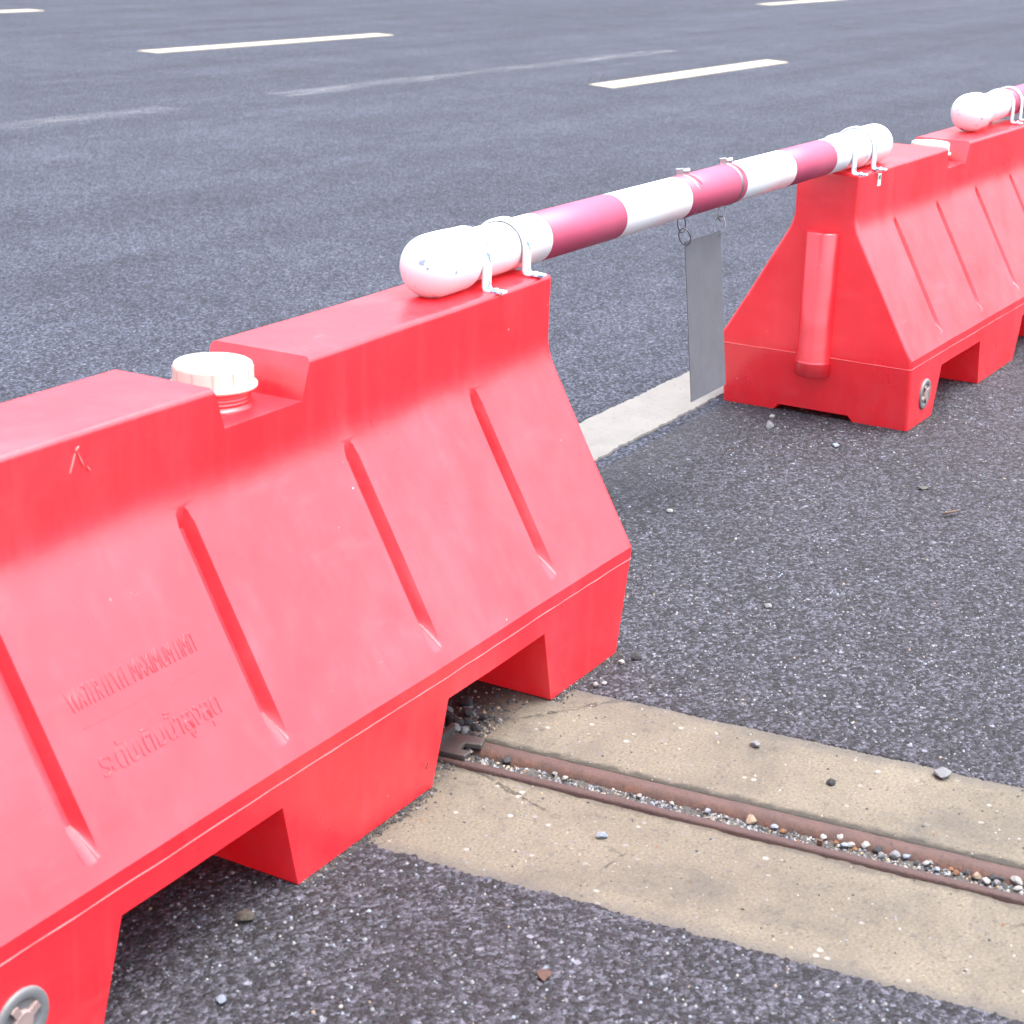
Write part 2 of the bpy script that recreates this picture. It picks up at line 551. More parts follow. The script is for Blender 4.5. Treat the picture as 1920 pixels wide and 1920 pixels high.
# apron: asphalt around the concrete, crumbled edges with thickness
def apron():
    bm = bmesh.new()
    def strip(pa, pb):
        va = [bm.verts.new(p) for p in pa]
        vb = [bm.verts.new(p) for p in pb]
        for k in range(len(va) - 1):
            bm.faces.new((va[k], va[k + 1], vb[k + 1], vb[k]))
    us = [-6 + .2 * k for k in range(24)] + [-1.2 + .002 * k for k in range(680)]
    us = [u for u in us if u < .16]
    Z = .0014
    # near side (towards -x)
    e = [trk(EDGE_N + wob(u, 1.0, .009), u, Z) for u in us]
    strip([Vector((-60, p.y, Z)) for p in e], e)
    strip(e, [trk(EDGE_N + wob(u, 1.0, .009) + .004 + wob(u, 7.0, .003), u, -.004) for u in us])
    # far side
    f = [trk(EDGE_F + wob(u, 2.0, .005), u, Z) for u in us]
    strip(f, [Vector((120, p.y, Z)) for p in f])
    strip([trk(EDGE_F + wob(u, 2.0, .005) - .006 + wob(u, 11.0, .003), u, -.003) for u in us], f)
    # behind, under the barrier, up to the road joint
    yl, yr = e[-1].y, f[-1].y
    strip([Vector((-60, yl, Z)), e[-1], f[-1], Vector((120, yr, Z))], [Vector((-60, Y_JOIN, Z)), Vector((e[-1].x, Y_JOIN, Z)), Vector((f[-1].x, Y_JOIN, Z)), Vector((120, Y_JOIN, Z))])
    bmesh.ops.recalc_face_normals(bm, faces=bm.faces)
    for fc in bm.faces:
        if fc.normal.z < -.2: fc.normal_flip()
    o = from_bm('apron', bm, M['apron'])
    tag(o, kind='structure')
apron()

# concrete beam either side of the slot
def slab(name, n0, n1):
    bm = bmesh.new()
    us = [-5 + .1 * k for k in range(39)] + [-1.15 + .006 * k for k in range(218)]
    rows = []
    for u in us:
        a = .003 * noise.noise((u * 22, n0, 1)) + .0026 * noise.noise((u * 90, n0, 2))
        rows.append([(n0, -.05), (n0, -.003 + a * .3), (n0 + .004 + a, 0.0), (n1 - .004 - a, 0.0), (n1, -.003 - a * .3), (n1, -.05)])
    V = [[bm.verts.new((n, u, z)) for n, z in r] for u, r in zip(us, rows)]
    for a, b in zip(V, V[1:]):
        for k in range(5):
            bm.faces.new((a[k], a[k + 1], b[k + 1], b[k]))
    bmesh.ops.recalc_face_normals(bm, faces=bm.faces)
    for fc in bm.faces:
        pass
    if sum(f.normal.z * f.calc_area() for f in bm.faces) < 0:
        bmesh.ops.reverse_faces(bm, faces=bm.faces)
    o = from_bm(name, bm, M['concrete'])
    o.location = TO
    o.rotation_euler = TROT
    tag(o, kind='structure')
    return o
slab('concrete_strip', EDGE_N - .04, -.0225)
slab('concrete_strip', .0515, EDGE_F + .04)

# slot bed
bm = bmesh.new()
us = [-3 + .05 * k for k in range(40)] + [-1.0 + .006 * k for k in range(200)]
V = []
for u in us:
    V.append([bm.verts.new((n, u, -.0062 + .003 * noise.noise((n * 60, u * 40, 0)) + .003 * noise.noise((n * 160, u * 120, 4)))) for n in (-.014, -.008, -.002, .004, .010, .016, .026)])
for a, b in zip(V, V[1:]):
    for k in range(6):
        bm.faces.new((a[k], a[k + 1], b[k + 1], b[k]))
o = from_bm('slot_bed', bm, M['slotdirt'], smooth=True)
o.location = TO; o.rotation_euler = TROT
tag(o, kind='structure')

# ------------------------------------------------------------------ painted marks (parts of the road)
def paint(name, label, mat, x0, x1, y0, y1, skew=0.0, rag=.004, step=.01, z=.0058):
    bm = bmesh.new()
    n = max(2, int((x1 - x0) / step))
    cx, cy = (x0 + x1) / 2, (y0 + y1) / 2
    top, bot, tl, bl = [], [], [], []
    for k in range(n + 1):
        f = k / n
        x = x0 + (x1 - x0) * f
        ya = y0 + rag * (noise.noise((x * 14, 3.1, 0)) + .8 * noise.noise((x * 60, 1.1, 0)))
        yb = y1 + rag * .7 * (noise.noise((x * 14, 8.1, 0)) + .8 * noise.noise((x * 60, 5.1, 0)))
        top.append(bm.verts.new((x - cx + skew, yb - cy, 0)))
        bot.append(bm.verts.new((x - cx, ya - cy, 0)))
        tl.append(bm.verts.new((x - cx + skew, yb - cy + .001, -.004)))
        bl.append(bm.verts.new((x - cx, ya - cy - .001, -.004)))
    for k in range(n):
        bm.faces.new((bot[k], bot[k + 1], top[k + 1], top[k]))
        bm.faces.new((bl[k], bl[k + 1], bot[k + 1], bot[k]))
        bm.faces.new((top[k], top[k + 1], tl[k + 1], tl[k]))
    o = from_bm(name, bm, mat, road)
    o.location = (cx, cy, z)
    o['label'] = label
    return o

paint('edge_line', 'chipped dirty white solid edge line passing behind the barriers', M['line'], -1.6, 5.5, .246, .390, rag=.008, step=.005)
paint('lane_dash', 'cream lane dash nearest above the striped pipe', M['dash'], 7.72, 10.60, 3.745, 3.955, skew=.10, step=.05, rag=.006)
paint('lane_dash', 'long cream lane dash at upper left', M['dash'], 7.62, 10.60, 7.26, 7.46, skew=.03, step=.05, rag=.006)
paint('lane_dash', 'cream lane dash cut by the left edge of the picture', M['dash'], 7.70, 10.62, 11.22, 11.45, skew=.03, step=.05)
paint('lane_dash', 'cream lane dash cut by the top edge of the picture', M['dash'], 19.3, 22.2, 7.44, 7.64, skew=.03, step=.05)
for x0, x1 in ((3.2, 5.0), (5.9, 11.0)):
    bm = bmesh.new()
    hx = (x1 - x0) / 2
    bm.faces.new([bm.verts.new(p) for p in ((-hx, -.17, 0), (hx, -.17, 0), (hx, .17, 0), (-hx, .17, 0))])
    o = from_bm('faded_line', bm, M['ghost'], road)
    o.location = ((x0 + x1) / 2, 4.90, .0045)
    o['label'] = 'faint scraped trace of an old lane line'

# ------------------------------------------------------------------ barriers
Ln, H, ZB, ZF, ZS = 1.30, .516, .4131, .153, .135
WT, WD, WF, WB, TX = .0686, .0667, .2123, .2080, .0252
GX = (-.433, -.1468, .1468, .433)

def side_profile():
    """front half profile from bottom to top as (w, z)"""
    p = [(WB, 0.0), (WF - .001, ZS), (WF, ZF)]
    d = Vector((WD - WF, ZB - ZF)).normalized()
    b = Vector((WD, ZB))
    a0 = b - d * .026
    a1 = b + Vector((WT - WD, H - ZB)).normalized() * .022
    for k in range(9):
        t = k / 8
        q = a0 * (1 - t) ** 2 + b * 2 * t * (1 - t) + a1 * t * t
        p.append((q.x, q.y))
    p.append((WT, H))
    return p

def inset(z):
    return TX * max(0.0, 1 - z / ZS)

def solid_body():
    pr = side_profile()
    bm = bmesh.new()
    loop = [(-w_, z) for w_, z in pr] + [(w_, z) for w_, z in reversed(pr)]
    A = [bm.verts.new((-Ln / 2 + inset(z), y, z)) for y, z in loop]
    B = [bm.verts.new((Ln / 2 - inset(z), y, z)) for y, z in loop]
    n = len(loop)
    for k in range(n):
        k2 = (k + 1) % n
        bm.faces.new((A[k], A[k2], B[k2], B[k]))
    m = len(pr)
    # end faces as horizontal strips so that the lower leaning part stays planar
    for E in (A, B):
        for k in range(m - 1):
            bm.faces.new((E[k], E[k + 1], E[n - 2 - k], E[n - 1 - k]))
    bmesh.ops.recalc_face_normals(bm, faces=bm.faces)
    return bm

def groove_cut(x, side):
    sl = Vector((0, -(WD - WF), ZB - ZF)).normalized()      # up the slope on the front (y negative)
    nn = Vector((0, -sl.z, sl.y))                            # outward
    p0 = Vector((0, -WF, ZF))
    length = Vector((WF - WD, ZB - ZF)).length
    s0, s1 = .006, length - .016
    pts = []
    for s, dep, hw in ((s0 - .020, -.010, .0050), (s0 - .012, -.010, .0130), (s0 + .004, -.010, .0165), (s0 + .052, .0130, .0050), (s0 + .070, .0140, .0060), (s1 - .030, .0140, .0068), (s1 - .014, .0115, .0050), (s1 - .006, -.010, .0165), (s1 + .010, -.010, .0125), (s1 + .018, -.010, .0050)):
        # widen with height above the floor
        for sx in (-1, 1):
            q = p0 + sl * s - nn * dep
            pts.append((x + sx * hw, q.y * side, q.z))
    return hull(pts)

def foot_cut(xa, xb, nt, hn):
    pts = []
    e = .05
    k = nt / hn
    for y in (-.4, .4):
        pts += [(xa - k * e, y, -e), (xb + k * e, y, -e), (xa + nt, y, hn), (xb - nt, y, hn)]
    return hull(pts)

def apply_mods(o):
    dg = bpy.context.evaluated_depsgraph_get()
    dg.update()
    me = bpy.data.meshes.new_from_object(o.evaluated_get(dg))
    o.modifiers.clear()
    o.data = me
    return me

def swell(p, seed):
    n = noise.noise((p.x * 3.1 + seed, p.z * 3.1, p.y * 2))
    n2 = noise.noise((p.x * 7.3 + seed, p.z * 7.3 + 4, p.y * 5))
    k = min(1.0, p.z / .05)
    return (math.copysign(1, p.y) if abs(p.y) > .03 else 0) * k * (.0030 * n + .0012 * n2)

def conform(o, m, seed):
    for v in o.data.vertices:
        q = m @ v.co
        q.y += swell(q, seed)
        v.co = q

def body_mesh(aL, aR, bL, bR, lift, seed):
    bm = solid_body()
    # generous moulded radius on the outer corners
    es = [e for e in bm.edges if e.calc_face_angle(0) > .75 and max(v.co.z for v in e.verts) > .01]
    bmesh.ops.bevel(bm, geom=es, offset=.0075, segments=4, profile=.5, affect='EDGES', clamp_overlap=True)
    o = from_bm('body', bm, None)
    cuts = []
    cuts.append(foot_cut(Ln / 2 - bR, Ln / 2 - aR, .0282, .1054))
    cuts.append(foot_cut(-Ln / 2 + aL, -Ln / 2 + bL, .0282, .1054))
    c = []
    k = (.0845 - .0675) / .0472
    for y in (-.3, .3):
        c += [(-.0675, y, H - .0472), (.0675, y, H - .0472), (-.0845 - k * .05, y, H + .05), (.0845 + k * .05, y, H + .05)]
    cuts.append(hull(c))
    for x in GX:
        for s in (1, -1):
            cuts.append(groove_cut(x, s))
    c = []
    for x in (-1, 1):
        c += [(x, -.10, -.013), (x, .10, -.013), (x, -.078, .013), (x, .078, .013)]
    cuts.append(hull(c))
    # vertical socket in the right end that takes a neighbour's post
    c = []
    for z in (.06, .42):
        for a in range(13):
            q = math.pi * (.5 + a / 12)
            c.append((Ln / 2 + .001 + .045 * math.cos(q), .045 * math.sin(q), z))
        c += [(Ln / 2 + .04, -.045, z), (Ln / 2 + .04, .045, z)]
    cuts.append(hull(c))
    tmp = []
    for cb in cuts:
        co = from_bm('cutter', cb, None)
        tmp.append(co)
        md = o.modifiers.new('cut', 'BOOLEAN')
        md.operation = 'DIFFERENCE'
        md.solver = 'EXACT'
        md.object = co
    apply_mods(o)
    for co in tmp:
        bpy.data.objects.remove(co)
    md = o.modifiers.new('round', 'BEVEL')
    md.width = .0070
    md.segments = 3
    md.limit_method = 'ANGLE'
    md.angle_limit = math.radians(30)
    md.use_clamp_overlap = True
    apply_mods(o)
    # cut into a finer net, then let the moulding sag and swell a little
    bm = bmesh.new()
    bm.from_mesh(o.data)
    for k in range(-15, 16):
        g = list(bm.verts) + list(bm.edges) + list(bm.faces)
        bmesh.ops.bisect_plane(bm, geom=g, plane_co=(k * .0421 + .003, 0, 0), plane_no=(1, 0, 0))
    for z in (.03, .06, .09, .12, .17, .2, .23, .26, .29, .32, .35, .38, .44, .48):
        g = list(bm.verts) + list(bm.edges) + list(bm.faces)
        bmesh.ops.bisect_plane(bm, geom=g, plane_co=(0, 0, z), plane_no=(0, 0, 1))
    for v in bm.verts:
        p = v.co.copy()
        up = min(1.0, max(0.0, (p.z - .36) / .14))
        t = max(0.0, (p.x - .02) / (Ln / 2))
        v.co.z += lift * up * t * t
        n = noise.noise((p.x * 3.1 + seed, p.z * 3.1, p.y * 2))
        n2 = noise.noise((p.x * 7.3 + seed, p.z * 7.3 + 4, p.y * 5))
        k = min(1.0, p.z / .05)
        v.co.y += (math.copysign(1, p.y) if abs(p.y) > .03 else 0) * k * (.0030 * n + .0012 * n2)
    bmesh.ops.recalc_face_normals(bm, faces=bm.faces)
    bm.to_mesh(o.data)
    bm.free()
    me = o.data
    me.shade_smooth()
    md = o.modifiers.new('wn', 'WEIGHTED_NORMAL')
    md.keep_sharp = False
    md.weight = 50
    me2 = apply_mods(o)
    bpy.data.objects.remove(o)
    me2.name = 'body'
    return me2

def slope_frame(x, z, off=.0):
    """matrix: local X along barrier, local Y up the front slope, local Z outward"""
    sl = Vector((0, -(WD - WF), ZB - ZF)).normalized()
    nn = Vector((0, -sl.z, sl.y))
    t = (z - ZF) / (ZB - ZF)
    p = Vector((x, -(WF + (WD - WF) * t), z)) + nn * off
    m = Matrix.Identity(4)
    for r in range(3):
        m[r][0] = (1, 0, 0)[r]; m[r][1] = sl[r]; m[r][2] = nn[r]; m[r][3] = p[r]
    return m

def text_mesh(body, size, width):
    cu = bpy.data.curves.new('lettering', 'FONT')
    cu.body = body
    cu.size = size
    cu.extrude = .0002
    cu.bevel_depth = .0002
    cu.bevel_resolution = 1
    cu.align_x = 'CENTER'
    o = bpy.data.objects.new('lettering', cu)
    col.objects.link(o)
    bpy.context.view_layer.update()
    dg = bpy.context.evaluated_depsgraph_get()
    me = bpy.data.meshes.new_from_object(o.evaluated_get(dg))
    bpy.data.objects.remove(o)
    if len(me.vertices):
        xs = [v.co.x for v in me.vertices]
        k = width / max(1e-6, max(xs) - min(xs))
        cx = (max(xs) + min(xs)) / 2
        for v in me.vertices:
            v.co.x = (v.co.x - cx) * k
    return me

TXT1 = text_mesh('WATER LEVEL MAXIMUM LIMIT', .030, .182)
TXT2 = text_mesh('\u0e23\u0e30\u0e14\u0e31\u0e1a\u0e40\u0e15\u0e34\u0e21\u0e19\u0e49\u0e33\u0e2a\u0e39\u0e07\u0e2a\u0e38\u0e14', .034, .172)

def seam_mesh(seed):
    bm = bmesh.new()
    pts = []
    r = .007
    hx, hy = Ln / 2 + .0002, WF - .0010
    def seg(a, b, n):
        for k in range(n):
            pts.append((Vector(a).lerp(Vector(b), k / n)))
    seg((-hx + r, -hy, ZS), (hx - r, -hy, ZS), 120)
    for k in range(6):
        q = -math.pi / 2 + math.pi / 2 * k / 6
        pts.append(Vector((hx - r + r * math.cos(q), -hy + r + r * math.sin(q), ZS)))
    seg((hx, -hy + r, ZS), (hx, hy - r, ZS), 30)
    for k in range(6):
        q = math.pi / 2 * k / 6
        pts.append(Vector((hx - r + r * math.cos(q), hy - r + r * math.sin(q), ZS)))
    seg((hx - r, hy, ZS), (-hx + r, hy, ZS), 60)
    for k in range(6):
        q = math.pi / 2 + math.pi / 2 * k / 6
        pts.append(Vector((-hx + r + r * math.cos(q), hy - r + r * math.sin(q), ZS)))
    seg((-hx, hy - r, ZS), (-hx, -hy + r, ZS), 30)
    for k in range(6):
        q = math.pi + math.pi / 2 * k / 6
        pts.append(Vector((-hx + r + r * math.cos(q), -hy + r + r * math.sin(q), ZS)))
    rad = []
    for p in pts:
        n = noise.noise((p.x * 3.1 + seed, p.z * 3.1, p.y * 2))
        n2 = noise.noise((p.x * 7.3 + seed, p.z * 7.3 + 4, p.y * 5))
        if abs(p.y) > .1: p.y += math.copysign(1, p.y) * (.0030 * n + .0012 * n2)
        p.z += .0008 * noise.noise((p.x * 25, p.y * 25, seed))
        rad.append(.0008 + .0005 * noise.noise((p.x * 30, p.y * 30, seed + 4)))
    tube(bm, pts, rad, 6, closed=True)
    me = bpy.data.meshes.new('mould_seam')
    bm.to_mesh(me); bm.free()
    me.shade_smooth()
    return me

def make_barrier(loc, yaw, label, mat, aL, aR, bL, bR, lift, seed, sticker=False, scuffs=()):
    t = thing('water_barrier', label, 'barrier', loc, (0, 0, yaw), 'red water barriers in a row along the edge line')
    link('body', body_mesh(aL, aR, bL, bR, lift, seed), mat, t)
    link('mould_seam', seam_mesh(seed), M['seam'], t)
    # threaded neck and screw cap
    bm = bmesh.new()
    z0 = H - .0474
    pr = [(.0445, z0 - .002), (.0445, z0 + .0015), (.0405, z0 + .003)]
    for k in range(6):
        zz = z0 + .005 + k * .0042
        pr += [(.0398, zz), (.0414, zz + .0012), (.0414, zz + .0022), (.0398, zz + .0034)]
    pr += [(.0396, z0 + .034), (0, z0 + .034)]
    lathe(bm, pr, 'Z', 64, (.004, .003, 0))
    from_bm('filler_neck', bm, mat, t, True)
    bm = bmesh.new()
    c0 = H - .0265
    pr = [(.0400, c0), (.0482, c0), (.0488, c0 + .0012), (.0486, c0 + .0036), (.0452, c0 + .0042), (.0446, c0 + .006), (.0442, c0 + .0215), (.0430, c0 + .0258), (.0405, c0 + .0275),
          (.0375, c0 + .0272), (.0350, c0 + .0258), (.010, c0 + .0252), (0, c0 + .0252)]
    lathe(bm, pr, 'Z', 96, (.004, .003, 0))
    cap = from_bm('filler_cap', bm, M['cap'], t, True)
    bm = bmesh.new()
    for k in range(12):
        a = 2 * math.pi * (k + .3) / 12
        c, s = math.cos(a), math.sin(a)
        R0 = .0441
        q = [Vector((.004 + c * (R0 + d) - s * e, .003 + s * (R0 + d) + c * e, z)) for d in (-.002, .0006) for e in (-.0010, .0010) for z in (c0 + .005, c0 + .0225)]
        hb = hull(q)
        me_ = bpy.data.meshes.new('tmp'); hb.to_mesh(me_); hb.free()
        bm.from_mesh(me_)
        bpy.data.meshes.remove(me_)
    from_bm('grip_ribs', bm, M['cap'], cap)
    # drain plug at the left foot
    px, pz = -Ln / 2 + .113, .0665
    if sticker: px, pz = -Ln / 2 + .112, .062
    yy = -(WB + (WF - WB) * pz / ZS)
    dp = bpy.data.objects.new('drain_plug', None)
    bm = bmesh.new()
    lathe(bm, [(.0, .0010), (.0195, .0010), (.0205, .0006), (.0215, -.0008), (.0235, -.0016), (.0300, -.0018), (.0318, -.0010), (.0324, .001), (.0324, .005), (.030, .010)], 'Y', 56)
    bmesh.ops.delete(bm, geom=[], context='VERTS')
    plug = from_bm('drain_plug', bm, M['plug'], t, True)
    bpy.data.objects.remove(dp)
    plug.location = (px, yy - .0018, pz)
    plug.rotation_euler = (.03, 0, 0)
    bm = bmesh.new()
    lathe(bm, [(0, -.0035), (.0105, -.0035), (.012, -.002), (.012, .003)], 'Y', 32)
    for k in range(4):
        a = math.pi / 2 * k + .5
        hb = hull([Vector((math.cos(a) * r - math.sin(a) * e, y, math.sin(a) * r + math.cos(a) * e)) for r in (.009, .0212) for e in (-.0038, .0038) for y in (-.003, .0025)])
        me_ = bpy.data.meshes.new('tmp'); hb.to_mesh(me_); hb.free()
        bm.from_mesh(me_)
        bpy.data.meshes.remove(me_)
    from_bm('plug_grip', bm, M['plug_core'], plug)
    # post on the left end
    bm = bmesh.new()
    R = .0375
    lathe(bm, [(0, .0), (R - .003, .0), (R, .002), (R, .028), (R + .0006, .0295), (R - .0004, .031), (R - .001, .033), (R - .0015, .298), (R - .004, .301), (0, .3015)], 'Z', 56)
    post = from_bm('connector_post', bm, mat, t, True)
    post.location = (-Ln / 2 + .004, .0, .094)
    # raised lettering in the second panel
    for me, z, nm in ((TXT1, .2815, 'raised_lettering'), (TXT2, .2235, 'raised_lettering')):
        if len(me.vertices) and not sticker:
            o = link(nm, me.copy(), mat, t)
            conform(o, slope_frame(-.293, z, .00028), seed)
    if not sticker:
        bm = bmesh.new()
        box(bm, (-.085, -.0006, -.002), (.085, .0006, .0003))
        o = from_bm('raised_line', bm, mat, t)
        conform(o, slope_frame(-.293, .2665, .0003), seed)
    if sticker:
        bm = bmesh.new()
        box(bm, (-.009, -.0006, -.0125), (.009, .001, .0125))
        s_ = from_bm('sticker', bm, M['sticker'], t)
        s_.location = (-Ln / 2 + .108, -WT - .0012 + swell(Vector((-Ln / 2 + .108, -WT, .4945)), seed), .4945)
        s_.rotation_euler = (0, 0, .0)
        bm = bmesh.new()
        box(bm, (-.006, -.0011, .001), (.006, -.0004, .0095))
        g_ = from_bm('green_print', bm, M['sticker_green'], s_)
    for (x, z, l, a) in scuffs:
        bm = bmesh.new()
        hw = .0005
        c, s = math.cos(a), math.sin(a)
        P = [(-l, 0), (-l * .4, hw), (l * .3, hw * 1.4), (l, 0), (l * .3, -hw), (-l * .4, -hw * .6)]
        f = [bm.verts.new((p[0] * c - p[1] * s, -.0006, p[0] * s + p[1] * c)) for p in P]
        g = [bm.verts.new((p[0] * c - p[1] * s, .004, p[0] * s + p[1] * c)) for p in P]
        bm.faces.new(f); bm.faces.new(g[::-1])
        for k in range(6):
            bm.faces.new((f[k], g[k], g[(k + 1) % 6], f[(k + 1) % 6]))
        bmesh.ops.recalc_face_normals(bm, faces=bm.faces)
        o = from_bm('scuff', bm, M['scuff'], t)
        o.location = (x, -WT - .0004 + swell(Vector((x, -WT, z)), seed), z)
    return t

B1 = make_barrier((-.65, 0, .0020), 0, 'large near red water barrier with white screw cap, cut by the left edge', M['barrier_a'],
                  .2146, .2224, .5168, .5168, .0068, 0.0,
                  scuffs=((-.291, .487, .010, 1.15), (-.281, .489, .011, -1.1), (-.284, .500, .003, .6), (-.271, .477, .004, -.9)))
Y2 = -.0146
B2 = make_barrier((1.316 + .65 * math.cos(Y2), .0202 + .65 * math.sin(Y2), .0020), Y2,
                  'far red plastic water barrier showing its end with a round upright post', M['barrier_b'],
                  .182, .2224, .5168, .5000, 0.0, 5.3, True)

# ------------------------------------------------------------------ striped rails
def pipe_seg(bm, x0, x1, r, seg=48):
    e = .0004
    lathe(bm, [(r - .0030, x0 + e), (r - .0008, x0 + e), (r, x0 + .0009), (r, x1 - .0009), (r - .0008, x1 - e), (r - .003, x1 - e)], 'X', seg)

def ball(bm, xc, R, skirt, r, sgn):
    """rounded pipe end cap: hemisphere, straight skirt, lip. sgn -1: round end to -x"""
    pr = []
    for k in range(17):
        a = math.pi / 2 * k / 16
        pr.append((R * math.sin(a), xc + sgn * R * math.cos(a)))
    pr += [(R * 1.0, xc - sgn * skirt * .5), (R * .985, xc - sgn * (skirt - .006)), (R * .96, xc - sgn * skirt), (r - .001, xc - sgn * (skirt + .002))]
    lathe(bm, pr, 'X', 64)

def clamp(parent, x, R, drop, foot=.028, wdt=.0205, th=.0036, lean=0.0):
    """saddle strap over the pipe with two drilled feet. drop: axis height above the surface it is screwed to"""
    path = []
    yy = R + th / 2
    zf = -drop + th / 2 + .0004
    path.append(Vector((0, -yy - foot, zf)))
    path.append(Vector((0, -yy - .005, zf)))
    path.append(Vector((0, -yy - .0015, zf + .0014)))
    path.append(Vector((0, -yy, zf + .005)))
    for k in range(25):
        a = math.pi - math.pi * k / 24
        path.append(Vector((0, yy * math.cos(a), yy * math.sin(a))))
    path.append(Vector((0, yy, zf + .005)))
    path.append(Vector((0, yy + .0015, zf + .0014)))
    path.append(Vector((0, yy + .005, zf)))
    path.append(Vector((0, yy + foot * .9, zf)))
    bm = bmesh.new()
    rows = []
    n = len(path)
    for i, p in enumerate(path):
        t = (path[min(n - 1, i + 1)] - path[max(0, i - 1)]).normalized()
        nn = Vector((0, -t.z, t.y))
        ww = wdt / 2 * (.72 if i in (0, n - 1) else 1.0)
        rows.append([bm.verts.new(p + Vector((sx * ww, 0, 0)) + nn * sz * th / 2) for sx, sz in ((-1, -1), (1, -1), (1, 1), (-1, 1))])
    # rounded tips
    for A, B in zip(rows, rows[1:]):
        for k in range(4):
            bm.faces.new((A[k], A[(k + 1) % 4], B[(k + 1) % 4], B[k]))
    bm.faces.new(rows[0]); bm.faces.new(rows[-1][::-1])
    bmesh.ops.recalc_face_normals(bm, faces=bm.faces)
    bevelled(bm, .0007, 1, 1.0)
    o = from_bm('pipe_clamp', bm, M['clamp'], parent)
    o.location = (x, 0, 0)
    o.rotation_euler = (0, 0, lean)
    for s in (-1, 1):
        bm = bmesh.new()
        lathe(bm, [(0, .0032), (.0026, .0028), (.0042, .0012), (.0044, 0), (.0044, -.002)], 'Z', 20, (0, s * (yy + .015), zf + th / 2))
        from_bm('screw', bm, M['steel'], o, True)
    return o

def rail(label, P0, P1, segs, caps, clamps, r):
    P0, P1 = Vector(P0), Vector(P1)
    d = (P1 - P0)
    yaw = math.atan2(d.y, d.x)
    pit = -math.atan2(d.z, math.hypot(d.x, d.y))
    t = thing('striped_rail', label, 'rail', P0, (0, pit, yaw), 'red and white pipe rails on the barriers')
    for x0, x1, c in segs:
        bm = bmesh.new()
        pipe_seg(bm, x0, x1, r)
        from_bm('red_band' if c else 'white_band', bm, M['pipe_red' if c else 'pipe_white'], t, True)
    for xc, R, sk, sgn in caps:
        bm = bmesh.new()
        ball(bm, xc, R, sk, r, sgn)
        from_bm('end_cap', bm, M['cap_white'], t, True)
    for c in clamps:
        clamp(t, *c)
    return t

PR = .0347
PZ0, PZ1 = .5600, .5575
zax = lambda x: PZ0 + (PZ1 - PZ0) * x / 1.4
segx = [.048, .284, .524, .755, .989, 1.206]
segs = [(-.17, segx[0], 0), (segx[0], segx[1], 1), (segx[1], segx[2], 0), (segx[2], segx[3], 1), (segx[3], segx[4], 0), (segx[4], segx[5], 1), (segx[5], 1.45, 0)]
rail('striped red and white pipe bridging the gap between the two barriers', (0, -.006, PZ0), (1.4, 0.0, PZ1), segs,
     [(-.2155, .0418, .060, -1), (1.520, .0400, .130, 1)],
     [(-.142, .0372, .0408), (-.035, .0362, .0354, .028, .0205, .0036, .04), (1.300, .0352, .0396), (1.405, .0405, .0396)], PR)
rail('striped pipe on the far barrier, cut by the right edge of the picture', (2.24, .006, .5650), (3.8, .010, .5650),
     [(.03, .10, 0), (.10, .268, 0), (.268, .60, 1), (.60, .94, 0), (.94, 1.3, 1)],
     [(0, .0450, .058, -1)], [(.262, .0362, .0441), (.345, .0362, .0441)], .0352)

